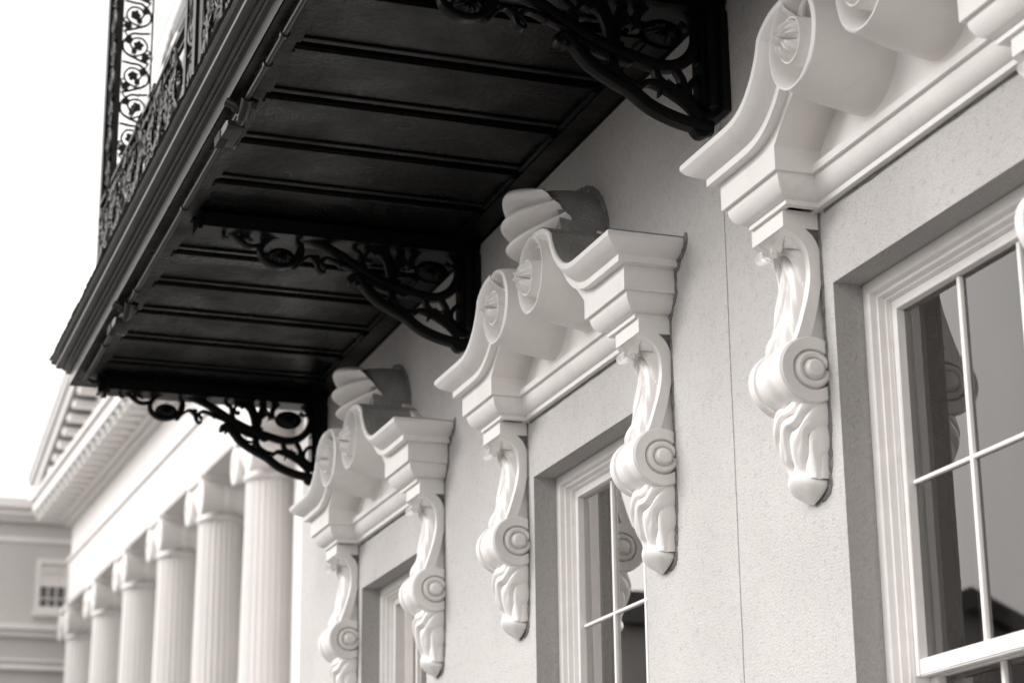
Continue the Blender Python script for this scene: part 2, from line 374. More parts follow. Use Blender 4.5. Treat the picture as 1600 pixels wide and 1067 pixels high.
# ---- console (proto: left console of the C0 window)
def console():
    X0, X1 = C0-.2895, C0-.2165; W_ = X1-X0; XM = (X0+X1)/2
    e_ = lambda x, z, d: (x, 1-d, z)
    front = smooth_path([(.0420, .7525), (.031, .7455), (.0205, .7365), (.0150, .725), (.0132, .704), (.0165, .682), (.0225, .661), (.0295, .640), (.0350, .628)], 4)
    back = smooth_path([(.0165, .7525), (.0075, .744), (.0015, .732), (.0000, .720), (.0005, .705), (.0025, .687), (.0090, .659), (.0160, .637), (.0200, .622)], 4)
    VC = (.0160, .6005)
    b = MB()
    b.box(X0, X1, 1-.0415, 1.002, .7525, .7712)
    # core
    b.prism([(-.002, .7525)]+[(max(f[0]-.003, .003), f[1]) for f in front]+[(.02, .60), (-.002, .60)], lambda p, x: (x, 1-p[0], p[1]), X0+.006, X1-.006)
    # side ribbons
    for xa, xb in ((X0, X0+.0115), (X1-.0115, X1)):
        b.grid([[(xa, 1-p[0], p[1]) for p in back], [(xa, 1-p[0], p[1]) for p in front], [(xb, 1-p[0], p[1]) for p in front], [(xb, 1-p[0], p[1]) for p in back]], closev=True)
    # spool between the side volutes, running across the front
    N = 44; rows = []
    for t, r in ((0, .0365), (.012, .0378), (.10, .0385), (.17, .0380), (.19, .0355), (.26, .0345), (.36, .0335), (.40, .0345), (.44, .0368), (.5, .0376), (.56, .0368), (.60, .0345), (.64, .0335), (.74, .0345), (.81, .0355), (.83, .0380), (.90, .0385), (.988, .0378), (1, .0365)):
        rows.append([(X0+W_*t, 1-(VC[0]+r*math.cos(a)), VC[1]+r*math.sin(a)*.93) for a in [2*math.pi*i/N for i in range(N)]])
    b.grid(rows, closeu=True)
    # side discs: band, groove, inner boss and eye
    for sg, xs in ((1, X1), (-1, X0)):
        pr = [(.0365, 0), (.0350, .0012), (.0235, .0012), (.0225, .0004), (.0218, -.0040), (.0206, -.0048), (.0200, -.001), (.0192, .0018), (.0165, .0036), (.0135, .0026), (.0125, -.0010), (.0112, -.0012), (.0106, .0022), (.0098, .0056), (.0078, .0080), (.0040, .0092), (.0002, .0094)]
        rows = []
        for r, h in pr:
            rows.append([(xs+sg*h, 1-(VC[0]+(r+.0016*math.sin(a*.5) if .01 < r < .03 else r)*math.cos(a)), VC[1]+(r)*math.sin(a)*.96) for a in [2*math.pi*i/N for i in range(N)]])
        b.grid(rows, closeu=True)
    o = b.build('console', M['white'], bld, smooth=32, bevel=0)
    # upper acanthus leaf
    lf = MB(); path = smooth_path([(.022, .618), (.030, .632), (.0245, .648), (.0185, .668), (.0145, .690), (.0132, .708), (.0142, .722), (.0180, .7340), (.0255, .7425), (.0345, .7450), (.0425, .7405), (.0465, .7320), (.0440, .7250)], 13)
    n = len(path); rows = []
    for i, p in enumerate(path):
        a = path[max(i-1, 0)]; c = path[min(i+1, n-1)]; l = math.hypot(c[0]-a[0], c[1]-a[1]); nd, nz = (c[1]-a[1])/l, -(c[0]-a[0])/l
        v = i/(n-1); row = []
        for j in range(45):
            u = (j-22)/22; au = abs(u); sd_ = .13 if u > 0 else 0
            p_ = (v*4.7+au*1.35+sd_+.12*math.sin(v*9)) % 1
            lob = math.sin(math.pi*p_**.75)**.45 if 0 < p_ < 1 else 0
            wdt = .0272*(1-.05*v)*(.93+.07*lob)*(1 if v < .86 else max(.6, 1-(v-.86)*2.6))
            h = .0022+.0045*math.exp(-(u/.16)**2)*(.5+.9*lob)+.0190*(lob-.30)*(au**.45)*(1-.35*au)+.0011*math.sin(p_*19)*au*lob
            h = h*(1-au**9)-.0010*au**9
            row.append((XM+u*wdt, 1-(p[0]+nd*h), p[1]+nz*h))
        rows.append(row)
    lf.grid(rows)
    lf.build('acanthus_leaf', M['white'], o, smooth=50, recalc=False)
    # lower drooping leaf
    ll = MB(); key = [(.5800, .020, .033), (.572, .0275, .0348), (.560, .0330, .0358), (.547, .0345, .0358), (.534, .0325, .0350), (.520, .0270, .0340), (.508, .0220, .0325), (.497, .0195, .0310), (.489, .0200, .0300)]
    key = smooth_path(key, 10); rows = []; n = len(key)
    for i, (z, dp, hw) in enumerate(key):
        v = i/(n-1); row = []
        for j in range(73):
            a = math.pi*j/72; u = math.cos(a); sn = math.sin(a)
            w1 = 3.6*a/math.pi-2.6*v+.30*math.sin(6.5*v+.6)+.10*math.sin(7*a+4*v); p_ = w1 % 1
            lob = math.sin(math.pi*p_**.7)**.42 if 0 < p_ < 1 else 0
            p2 = (w1*3.0+v*2.0) % 1
            k = 1+.36*(lob-.72)+.055*math.sin(math.pi*p2)**.5*lob
            row.append((XM+u*hw*(.96+.05*lob), 1-(dp*sn**.5*k), z+.006*sn*(lob-.5)*(v > .85)+.003*sn*math.sin(v*11+a*2.2)))
        rows.append(row)
    ll.grid(rows); ll.build('lower_leaf', M['white'], o, smooth=55, recalc=False)
    bu = MB(); rows = []
    for i in range(11):
        v = i/10; r_ = math.sin(math.pi*min(1, .30+.70*v))**.85 if v < 1 else 0
        z = .4945-.0265*v
        rows.append([(XM+.0275*r_*math.cos(a), 1-(.0300*(1-.50*v)*r_*math.sin(a)**.6+.004*v), z+.0075*math.sin(a)**2*(1-v)-.002*abs(math.cos(a))*(1-v)) for a in [math.pi*j/20 for j in range(21)]])
    bu.grid(rows)
    bu.add(rows[0]+[(XM, 1.0, .4945)], [tuple(range(22))])
    bu.build('bud', M['white'], o, smooth=45, recalc=False)
    se = MB(); random.seed(5)
    def bead(pts, wv):
        pts = smooth_path(pts, 4); rows = []
        for p in pts:
            r_ = wv*random.uniform(.5, 1.45)
            rows.append([(p[0]+r_*math.cos(t)+random.uniform(-.0006, .0006), 1-max(-.0005, r_*.55*math.sin(t*.5)), p[1]+r_*math.sin(t)) for t in [2*math.pi*k/6 for k in range(6)]])
        se.grid(rows, closeu=True)
    bead([(X1+.001, .770), (X1+.001, .745), (X1+.0012, .70), (X1+.001, .655), (X1+.0015, .62), (X1+.001, .59), (X1+.001, .56), (X1+.001, .53), (X1-.001, .51), (X1-.004, .49), (X1-.008, .477), (XM+.012, .470)], .0028)
    bead([(X0-.001, .770), (X0-.001, .70), (X0-.001, .62), (X0+.001, .56), (X0+.008, .51), (X0+.017, .480)], .0018)
    # broken gap behind the top curl
    se.prism([(0, .7515), (.0150, .7515), (.0062, .7425), (.0008, .731), (0, .728)], lambda p, x: (x, 1-p[0], p[1]), X1-.008, X1-.0035)
    se.build('sealant', M['seal'], o, smooth=60, recalc=False)
    return o
cn = console()
DXR = 2*.253          # left console -> right console
copy_tree(cn, bld, DXR)
for k in (-1, 1):
    copy_tree(win, bld, k*PER); copy_tree(hd, bld, k*PER); copy_tree(cn, bld, k*PER); copy_tree(cn, bld, k*PER+DXR)

# ------------------------------------------------------------------ balcony
BX0, BX1 = -3.932, 1.6; YF = .511; ZS = 1.112
bal = MB()
bal.box(BX0+.002, BX1, YF+.002, .5535, ZS, 1.16)             # outer beam
bal.box(BX0+.002, BX1, .9645, .9985, ZS, 1.16)               # wall plate
bal.box(BX0+.002, BX1, .9985, 1.0, ZS-.004, ZS+.002)
bal.box(BX0+.002, BX0+.055, .5535, .9645, ZS, 1.16)          # end beam
bal.box(BX0+.004, BX1, YF+.006, 1.0, 1.1635, 1.185)          # deck
balc = bal.build('balcony', M['black'], bld, smooth=0, bevel=.0015)
bd = MB(); x = -3.767+.159*0
gx = [-3.927+.1594*i for i in range(0, 40)]
for a in gx:
    x0, x1 = a+.0120, a+.1594-.0120
    if x1 > BX1: break
    xa = max(x0, BX0+.056)
    bd.box(xa, x1, .5537, .9643, 1.1205, 1.134)                   # field
    bd.box(x1-.030, x1+.0005, .5537, .9643, 1.1170, 1.1207)       # flat margin
    bd.box(xa-.0005, xa+.010, .5537, .9643, 1.1170, 1.1207)
    bd.box(x1-.001, x1+.026, .5537, .9643, 1.146, 1.160)
    bd.box(xa+.002, x1-.002, .9560, .9644, 1.1138, 1.1206)
    bd.box(xa+.002, x1-.002, .5536, .5600, 1.1138, 1.1206)
bd.build('soffit_boards', M['black'], balc, smooth=0, bevel=.0012)
# fascia mouldings (profile: d = projection out from YF, z)
fp = [(0, 1.1115), (0, 1.1325), (-.001, 1.1335), (.001, 1.1345), (.0055, 1.1352), (.0075, 1.1375), (.0060, 1.1400), (.0015, 1.1405), (.0020, 1.1420), (.0105, 1.1425), (.0125, 1.1440), (.0125, 1.1450), (.0100, 1.1455), (.0110, 1.1468), (.0185, 1.1475), (.0240, 1.1500), (.0250, 1.1530), (.0220, 1.1550), (.0230, 1.1560), (.0300, 1.1580), (.033, 1.162), (.033, 1.168)]
fa = MB(); rows = []
for d, z in fp: rows.append([(BX1, YF-d, z), (BX0-d, YF-d, z), (BX0-d, 1.0, z)])
fa.grid(rows); fa.build('fascia', M['fascia'], balc, smooth=35, recalc=False)
fl = MB(); rows = []
random.seed(11); n = 560
row1 = []; row2 = []; row3 = []
for i in range(n+1):
    x = BX1+(BX0-.034-BX1)*i/n; j = random.uniform(-.0012, .0018)
    row1.append((x, YF-.0325, 1.1672+j*.3)); row2.append((x, YF-.0365-j*.6, 1.1668+j)); row3.append((x, YF-.030, 1.1755))
fl.grid([row1, row2, row3]); fl.box(BX0-.0355, BX1, YF-.030, 1.0, 1.1690, 1.1755)
fl.build('flashing', M['flash'], balc, smooth=40)
# ---- brackets: strokes in the bracket's own plane
BRX = [-3.885, -2.958, -2.062]
def hom(px, py):        # tracing coordinates of the open scroll pattern -> (y, z) at the first bracket's plane
    X = 160+px*.225; Y = 580+py*.225
    r_ = (r2*(X-800)-u2*(Y-533.5)+fw*3305.8); k = BRX[0]/r_.x
    return (r_.y*k, r_.z*k)
def bracket():
    bx = BRX[0]; mb = MB()
    def st(pts, wd, th=.0058, dx=0):
        P = [hom(*p) for p in pts]; P = smooth_path(P, 5); n = len(P); k0 = 1.18*.225*3.9/3305.8
        if not isinstance(wd, (list, tuple)): wd = (wd, wd, wd)
        rows = []
        for i, p in enumerate(P):
            a = P[max(i-1, 0)]; c = P[min(i+1, n-1)]; l = math.hypot(c[0]-a[0], c[1]-a[1]) or 1; ny, nz = -(c[1]-a[1])/l, (c[0]-a[0])/l
            v = i/(n-1); w_ = (wd[0]*(1-2*v)+wd[1]*2*v if v < .5 else wd[1]*(2-2*v)+wd[2]*(2*v-1))*k0*.5
            row = []
            for q in range(10):
                t = 2*math.pi*q/10; row.append((bx+dx+th*(1 if math.sin(t) > .1 else -1 if math.sin(t) < -.1 else 0)*(.72+.28*abs(math.sin(t))), p[0]+ny*w_*math.cos(t), p[1]+nz*w_*math.cos(t)))
            rows.append(row)
        mb.grid(rows, closeu=True); k = len(mb.v)-len(rows)*10
        mb.f += [tuple(k+j for j in range(10)), tuple(k+(len(rows)-1)*10+j for j in range(10))]; mb.mi += [0, 0]
    # beam over and bar on the wall
    mb.box(bx-.026, bx+.026, .5650, .9985, 1.0915, 1.1125)
    mb.box(bx-.030, bx+.030, .5720, .9985, 1.1005, 1.1120)
    mb.box(bx-.020, bx+.020, .5585, .5655, 1.089, 1.112)
    mb.box(bx-.022, bx+.022, .9775, .9990, .972, 1.0915)
    mb.box(bx-.030, bx+.030, .9900, .9992, .965, 1.090)
    mb.box(bx-.014, bx+.014, .9720, .9780, .975, 1.0915)
    # main S scroll ending round the wall-side rosette
    st([(330, 165), (430, 150), (540, 160), (650, 195), (760, 250), (860, 315), (960, 375), (1060, 420), (1160, 455), (1260, 483), (1340, 478), (1405, 435), (1442, 365), (1435, 290), (1385, 235), (1300, 210), (1225, 225), (1178, 280), (1180, 335)], (40, 52, 34), .0080)
    st([(480, 152), (390, 170), (340, 210), (328, 255), (355, 300), (420, 330), (490, 322), (545, 285), (560, 235), (535, 190)], (34, 30, 26), .0070)
    st([(345, 215), (270, 222), (215, 190), (170, 150), (130, 145), (125, 172), (148, 178)], (26, 24, 12))
    st([(215, 195), (235, 150), (262, 175), (285, 190)], (20, 24, 8)); st([(195, 140), (230, 140), (250, 185)], (20, 20, 12))
    st([(560, 200), (545, 250), (520, 330), (505, 315)], (30, 36, 8)); st([(525, 335), (555, 300), (600, 272), (640, 300), (655, 345), (680, 360), (688, 345)], (8, 26, 12))
    st([(600, 272), (650, 275), (640, 300)], (16, 20, 10))
    st([(650, 310), (700, 280), (780, 310), (860, 345), (880, 370)], (20, 26, 20)); st([(665, 300), (690, 330), (660, 300)], (16, 20, 10))
    st([(780, 330), (770, 305), (840, 330)], (6, 20, 20))
    # lower brace
    st([(850, 432), (862, 420), (845, 400), (825, 412), (832, 385), (868, 382), (905, 425), (965, 495), (1050, 550), (1140, 600), (1220, 662), (1320, 708), (1420, 735), (1490, 745)], (12, 46, 56), .0085)
    st([(1395, 745), (1425, 775), (1455, 770), (1480, 740)], (12, 30, 34), .008)
    # leaves between
    st([(868, 375), (930, 395), (990, 430), (1060, 460), (1080, 520), (1130, 560), (1190, 575)], (26, 34, 22)); st([(930, 390), (945, 440), (985, 480), (1040, 492)], (24, 22, 12))
    st([(1050, 430), (1060, 480), (1045, 520)], (30, 40, 20)); st([(1085, 450), (1125, 478), (1160, 470)], (30, 22, 16))
    st([(1180, 585), (1215, 560), (1270, 572), (1330, 600), (1390, 640), (1450, 700)], (20, 44, 60)); st([(1265, 615), (1275, 590), (1310, 585)], (8, 18, 20))
    st([(1250, 485), (1265, 540), (1320, 580), (1360, 600)], (34, 30, 30)); st([(1335, 480), (1370, 545), (1375, 590), (1430, 650), (1475, 690)], (30, 36, 44))
    st([(1300, 545), (1330, 570), (1345, 560)], (10, 18, 10))
    st([(1480, 525), (1430, 530), (1400, 565), (1395, 610), (1420, 650), (1475, 680)], (22, 26, 34)); st([(1440, 455), (1475, 480), (1490, 500)], (20, 22, 26))
    # upper leaves
    st([(850, 190), (860, 225), (890, 250), (900, 300), (905, 330)], (22, 26, 40)); st([(850, 185), (880, 180), (910, 200), (930, 235)], (12, 24, 24))
    st([(900, 175), (950, 220), (1010, 245), (1045, 300), (1070, 400)], (30, 44, 56)); st([(940, 275), (950, 295), (930, 290), (915, 260), (945, 235), (980, 255)], (10, 20, 20))
    st([(1015, 180), (1035, 240), (1060, 300), (1080, 330)], (40, 44, 44)); st([(1130, 190), (1120, 240), (1100, 290), (1080, 380)], (44, 40, 40))
    st([(1075, 210), (1095, 232), (1115, 222)], (10, 14, 12)); st([(1120, 250), (1150, 300), (1165, 325), (1150, 340)], (24, 20, 10))
    st([(1130, 300), (1090, 340), (1080, 390), (1110, 410)], (30, 24, 30))
    st([(1400, 240), (1450, 215), (1480, 240)], (20, 22, 26)); st([(1370, 290), (1400, 310), (1430, 300)], (24, 20, 20))
    o = mb.build('balcony_bracket', M['iron'], bld, smooth=45)
    def disc(cx, cy, rx, ry, pet):
        m = MB(); cy_, cz_ = hom(cx, cy); k0 = .225*3.9/3305.8; rows = []
        for sg in (1, -1):
            rows = []
            for j in range(11):
                k = j/10; rows.append([(bx+sg*(.004+.010*math.sin(math.pi*min(1, k+.12))*(.55+.45*abs(math.cos(pet*.5*t)))+(.006*(1-k*6) if k < .16 else 0)), cy_+rx*k0*k*math.cos(t), cz_+ry*k0*k*math.sin(t)) for t in [2*math.pi*i/48 for i in range(48)]])
            m.grid(rows, closeu=True)
        m.build('rosette', M['iron'], o, smooth=60)
    disc(442, 278, 78, 52, 9); disc(1290, 340, 98, 64, 11)
    return o
br = bracket()
for bx in BRX[1:]: copy_tree(br, bld, bx-BRX[0])
br.location.x = 0

# ---- railing and trellis columns
def filigree(mb, X, y, rng, x0, x1, z0, z1, f, wd=.0022, dens=1.0):
    """scrolling vine ornament filling a panel; f(a, z) -> 3D"""
    random.seed(rng)
def vine_panel(mb, f, w_, z0, z1, seed, wd=.0024):
    random.seed(seed); h = w_*1.15; z = z0; k = 0; thick = wd
    def t2(pts, r): mb.tube([f(a, b) for a, b in smooth_path(pts, 4)], r, 6)
    def leaf(a, b, r, ang):
        # small lobed cast leaf, flat plate with thickness
        pts = []
        for i in range(14):
            t = 2*math.pi*i/14; q = r*(.62+.38*abs(math.cos(2.5*t))); pts.append((a+q*math.cos(t+ang), b+q*math.sin(t+ang)))
        P0 = [Vector(f(*p)) for p in pts]; n3 = (Vector(f(a+.01, b))-Vector(f(a, b))).cross(Vector(f(a, b+.01))-Vector(f(a, b))).normalized()*.0022
        mb.add([tuple(p+n3) for p in P0]+[tuple(p-n3) for p in P0], [tuple(range(14)), tuple(range(27, 13, -1))]+[(i, (i+1) % 14, 14+(i+1) % 14, 14+i) for i in range(14)])
    while z < z1:
        s = 1 if k % 2 == 0 else -1; c = w_/2
        X_ = lambda u: c+s*u*w_*.5
        # serpentine stem
        t2([(X_(-.9), z), (X_(-.2), z+h*.10), (X_(.75), z+h*.30), (X_(.9), z+h*.62), (X_(.35), z+h*.92), (X_(-.3), z+h*.96), (X_(-.9), z+h)], thick*1.15)
        # curl
        t2([(X_(.75), z+h*.30), (X_(.2), z+h*.20), (X_(-.55), z+h*.34), (X_(-.75), z+h*.58), (X_(-.4), z+h*.80), (X_(.2), z+h*.78), (X_(.42), z+h*.58), (X_(.15), z+h*.44), (X_(-.2), z+h*.5)], thick)
        leaf(X_(-.15), z+h*.56, w_*.20, k); leaf(X_(-.65), z+h*.20, w_*.17, k+1); leaf(X_(.55), z+h*.72, w_*.16, k+2); leaf(X_(.15), z+h*.36, w_*.12, k*.7)
        t2([(X_(-.65), z+h*.2), (X_(-.95), z+h*.36), (X_(-.8), z+h*.44)], thick*.8); t2([(X_(.9), z+h*.62), (X_(.6), z+h*.8), (X_(.85), z+h*.97)], thick*.8)
        z += h; k += 1
# corner column: square post, open vine panel on the end face, thin edge bar
ccp = MB()
ccp.box(-3.912, -3.896, .5485, .5645, 1.175, 2.6); ccp.box(-3.925, -3.912, .5495, .5545, 1.175, 2.6); ccp.box(-3.899, -3.893, .5645, .5765, 1.175, 2.6)
ccp.box(-3.903, -3.897, .6335, .6375, 1.175, 2.6)
cco = ccp.build('corner_column', M['iron'], balc, smooth=0, bevel=.001)
vp = MB(); vine_panel(vp, lambda a, z: (-3.9, .576+a, z), .058, 1.18, 2.2, 4, .0024); vp.build('vine_panel', M['iron'], cco, smooth=50)
vp = MB(); vine_panel(vp, lambda a, z: (-3.9+a, .5565, z), .055, 1.18, 2.2, 9, .0028); vp.build('vine_panel', M['iron'], cco, smooth=50)
c2 = MB()
c2.box(-3.035, -3.018, .545, .5555, 1.175, 2.4); c2.box(-2.955, -2.935, .543, .5555, 1.175, 2.4); c2.box(-2.925, -2.902, .547, .5575, 1.175, 2.4); c2.box(-3.045, -3.040, .5485, .5525, 1.175, 1.47)
c2o = c2.build('trellis_column', M['iron'], balc, smooth=0, bevel=.001)
vp = MB(); vine_panel(vp, lambda a, z: (-3.018+a, .550, z), .063, 1.18, 1.8, 5, .0030); vp.build('vine_panel', M['iron'], c2o, smooth=50)
rl = MB()
for a, b in ((-3.89, -3.045), (-2.90, -2.0)):
    rl.box(a, b, .5455, .5545, 1.462, 1.469); rl.box(a, b, .5470, .5530, 1.440, 1.4435); rl.box(a, b, .546, .554, 1.186, 1.192)
k = 0
rlo = rl.build('railing', M['iron'], balc, smooth=0, bevel=.001)
for xa, xb in ((-3.885, -3.11), (-2.895, -2.05)):
    x = xa; vp = MB()
    while x < xb:
        vine_panel(vp, lambda a, z, x=x: (x+a, .551+.005*math.sin((z*60+x*40)), z), .062, 1.185, 1.40, 20+k, .0032)
        vine_panel(vp, lambda a, z, x=x: (x+.03+a, .546+.004*math.sin((z*47+x*31)), z), .048, 1.20, 1.40, 50+k, .0026)
        vp.tube([(x-.003, .550, 1.19), (x-.003, .550, 1.46)], .0018, 6)
        vp.tube([(x+.005, .550, 1.40), (x+.02, .545, 1.43), (x+.045, .550, 1.43), (x+.06, .553, 1.40)], .0030, 6)
        x += .066; k += 1
    vp.build('railing_ornament', M['iron'], rlo, smooth=50)
wr = MB()
for y, za, zb in ((.560, 1.60, 1.535), (.558, 1.53, 1.485), (.556, 1.505, 1.475)):
    wr.tube([(-3.05, y, za), (-3.9, y, zb)], .0006, 5)
wr.build('wire', M['iron'], balc, smooth=50)

# ------------------------------------------------------------------ flood lights and conduit
cd = MB()
pts = smooth_path([(-1.2, .5305, 1.1035), (-3.2, .5305, 1.1035), (-3.80, .5305, 1.1035), (-3.845, .534, 1.1035), (-3.866, .548, 1.1035), (-3.870, .57, 1.1035)], 5)
cd.tube(pts, .0042, 10)
for x in (-2.37, -2.28, -3.30, -2.9, -3.62): cd.tube([(x-.004, .5305, 1.1035), (x+.004, .5305, 1.1035)], .0062, 10)
cd.box(-3.885, -3.868, .556, .580, 1.086, 1.1118); cd.tube([(-3.87, .568, 1.086), (-3.87, .568, 1.076)], .006, 10)
tag(cd.build('conduit_pipe', M['lampg'], base=(-2.6, .53, 1.1), bevel=0), 'thin dark metal conduit pipe clipped under the outer edge of the balcony', 'pipe')
def flood(px, label):
    e = empty('flood_light', (px, .53, 1.10), label, 'flood light', 'flood lights under the balcony edge')
    b = MB(); b.prism([(-.072, .0), (-.074, -.007), (-.068, -.012), (-.004, -.0145), (0, -.012), (0, -.002), (-.010, .001), (-.066, .002)], lambda p, d: (px-.045+p[0], .5145+d+.16*p[0]*0, 1.0935+p[1]), 0, .024)
    b.build('housing', M['lampg'], e, bevel=.0018)
    f = MB()
    for i in range(7): f.box(px-.117+i*.0050, px-.1150+i*.0050, .5130, .5250, 1.0795, 1.0930)
    f.build('cooling_fins', M['lampg'], e)
    MB().box(px-.116, px-.060, .5385, .5405, 1.0795, 1.0915).build('lens', M['lens'], e, bevel=.001)
    k = MB(); k.tube([(px-.040, .531, 1.088), (px-.022, .531, 1.090)], .0062, 10); k.tube([(px-.024, .531, 1.090), (px-.006, .531, 1.096), (px+.004, .531, 1.1035)], .0085, 10)
    k.tube([(px-.018, .518, 1.100), (px-.020, .531, 1.094)], .0075, 10); k.tube([(px-.004, .5385, 1.100), (px-.003, .545, 1.098)], .0075, 10); k.tube([(px-.020, .507, 1.106), (px-.018, .520, 1.100)], .0060, 10)
    k.build('mounting_arm', M['lampg'], e, smooth=50)
flood(-2.485, 'flood light nearer the camera, above the middle window, pale lens edge and slotted end')
flood(-3.37, 'flood light at the far end of the balcony, close to the corner')

# ------------------------------------------------------------------ portico
PA = R(1.6); ux, uy = -math.cos(PA), -math.sin(PA); nx, ny = -math.sin(PA), math.cos(PA)
def PP(t, n, z): return (ux*t+nx*n, uy*t+ny*n, z)
por = empty('columned_portico', PP(10, 2, GZ), 'white classical portico with fluted columns, modillion cornice and gable, out of focus beyond the balcony', 'building')
def pbox(mb, t0, t1, n0, n1, z0, z1):
    vs = [PP(t, n, z) for z in (z0, z1) for n in (n0, n1) for t in (t0, t1)]
    return mb.add(vs, [(0, 2, 3, 1), (4, 5, 7, 6), (0, 1, 5, 4), (2, 6, 7, 3), (0, 4, 6, 2), (1, 3, 7, 5)])
en = MB(); pbox(en, 5.2, 12.27, 2.0, 2.34, 2.182, 2.42); pbox(en, 5.2, 12.29, 1.985, 2.34, 2.42, 2.44); pbox(en, 5.2, 12.25, 2.005, 2.34, 2.44, 2.74)
pbox(en, 5.2, 12.27, 2.0, 2.34, 2.165, 2.178)
en.build('entablature', M['far'], por, smooth=0, bevel=.004)
bw_ = MB(); pbox(bw_, 5.2, 12.2, 2.9, 2.95, GZ, 2.74); pbox(bw_, 5.2, 12.2, 2.34, 2.9, 2.55, 2.6); bw_.build('back_wall', M['farw'], por, smooth=0)
co_ = MB()
for t1, n0, za, zb in ((12.36, 1.93, 2.66, 2.70), (12.34, 1.965, 2.64, 2.66), (12.42, 1.795, 2.725, 2.79), (12.45, 1.775, 2.79, 2.82)): pbox(co_, 5.2, t1, n0, 2.3, za, zb)
cor = co_.build('cornice', M['far'], por, smooth=0, bevel=.004)
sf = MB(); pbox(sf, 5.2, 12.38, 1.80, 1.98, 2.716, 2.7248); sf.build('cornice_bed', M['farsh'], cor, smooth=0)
md = MB(); pbox(md, 0, .066, 1.815, 1.955, 2.668, 2.7155); pbox(md, .005, .060, 1.803, 1.822, 2.690, 2.7155)
m0 = md.build('modillion', M['far'], cor, bevel=.006)
t = 12.37; first = True; i = 0
while t > 7.6:
    if first: c = m0; first = False
    else: c = m0.copy(); sc.collection.objects.link(c)
    c.parent = cor; c.location = (ux*(t-.07)*S, uy*(t-.07)*S, 0); t -= .135
# gable
gs = .268; gt0, gz0 = 12.46, 2.815
def gz(t): return gz0+(gt0-t)*gs
gb = MB()
for n0, a, b in ((1.795, .015, .080), (1.765, .080, .120), (1.93, -.055, -.02), (2.02, -.1, -.055)):
    vs = []
    for n_ in (n0, 2.3):
        for t in (gt0 if n0 < 1.9 else 12.45, 7.4): vs += [PP(t, n_, gz(t)+a), PP(t, n_, gz(t)+b)]
    gb.add(vs, [(0, 1, 3, 2), (4, 6, 7, 5), (0, 4, 5, 1), (2, 3, 7, 6), (0, 2, 6, 4), (1, 5, 7, 3)])
ga = gb.build('gable_cornice', M['far'], por, smooth=0, bevel=.004)
sl_ = MB(); vs = []
for n_ in (1.80, 2.3):
    for t in (12.4, 7.4): vs += [PP(t, n_, gz(t)+.004), PP(t, n_, gz(t)+.0145)]
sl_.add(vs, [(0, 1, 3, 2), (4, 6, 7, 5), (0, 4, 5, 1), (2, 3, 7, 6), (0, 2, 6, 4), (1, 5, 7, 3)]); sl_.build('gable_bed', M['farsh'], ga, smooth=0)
md = MB(); pbox(md, 0, .07, 1.815, 1.955, -.035, .0060); m1 = md.build('modillion', M['far'], ga, base=(0, 0, 0), bevel=.006); m1.parent = ga
first = True; t = 12.36
gbb = Vector(ga['_b'])
while t > 9:
    c = m1 if first else m1.copy()
    if not first: sc.collection.objects.link(c)
    first = False; c.parent = ga; tt = t-.07
    c.location = ((ux*tt-gbb.x)*S, (uy*tt-gbb.y)*S, (gz(t)-.010-gbb.z)*S); t -= .150
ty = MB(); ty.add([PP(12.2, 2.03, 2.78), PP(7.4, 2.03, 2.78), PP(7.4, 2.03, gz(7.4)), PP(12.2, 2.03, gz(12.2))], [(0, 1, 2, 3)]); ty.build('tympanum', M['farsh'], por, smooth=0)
gr = MB(); vs = []
for n_ in (1.76, 3.2):
    for t in (gt0+.02, 7.4): vs += [PP(t, n_, gz(t)+.121), PP(t, n_, gz(t)+.14)]
gr.add(vs, [(0, 1, 3, 2), (4, 6, 7, 5), (0, 4, 5, 1), (2, 3, 7, 6), (0, 2, 6, 4), (1, 5, 7, 3)]); gr.build('roof', M['roof'], por, smooth=0)
# columns
def column(tc, nc, r):
    cl = MB(); rows = []; N = 24*6
    for z, k in ((GZ, 1.0), (.6, .99), (1.4, .93), (1.94, .86), (1.975, .87)):
        row = []
        for i in range(N):
            a = 2*math.pi*i/N; fl_ = abs(math.sin(a*12)); q = r*k*(1-.085*(fl_ > .28)*(fl_-.28)/.72)
            p = PP(tc+q*math.cos(a), nc+q*math.sin(a), z); row.append(p)
        rows.append(row)
    cl.grid(rows, closeu=True)
    c = cl.build('column', M['far'], por, smooth=20)
    cp = MB(); rows = []
    for z, k in ((1.972, .88), (1.980, .95), (1.992, .95), (2.0, .88), (2.03, .90), (2.065, 1.06), (2.085, 1.10), (2.10, 1.0)):
        rows.append([PP(tc+r*k*math.cos(a), nc+r*k*math.sin(a), z) for a in [2*math.pi*i/32 for i in range(32)]])
    cp.grid(rows, closeu=True)
    pbox(cp, tc-r*1.12, tc+r*1.12, nc-r*1.12, nc+r*1.12, 2.142, 2.166)
    pbox(cp, tc-r*1.0, tc+r*1.0, nc-r*.98, nc+r*.98, 2.10, 2.142)
    for sg in (1, -1):     # bolster: waisted roll running front to back, volute faces at both ends
        rows = []; cz = 2.062; cc = tc+sg*r*1.06
        for v, k in ((-1.10, .2), (-1.10, .72), (-1.09, .78), (-1.08, .82), (-1.10, .92), (-1.09, 1.0), (-1.02, 1.0), (-.7, .86), (-.35, .70), (-.12, .64), (-.10, .72), (-.04, .74), (0, .70), (.04, .74), (.10, .72), (.12, .64), (.35, .70), (.7, .86), (1.02, 1.0), (1.09, 1.0), (1.10, .2)):
            rr = r*.50*k; rows.append([PP(cc+rr*math.cos(a), nc+v*r, cz+rr*1.42*math.sin(a)) for a in [2*math.pi*i/24 for i in range(24)]])
        cp.grid(rows, closeu=True)
    cp.build('capital', M['far'], c, smooth=50)
    return c
r_col = .112; nC = 2.112
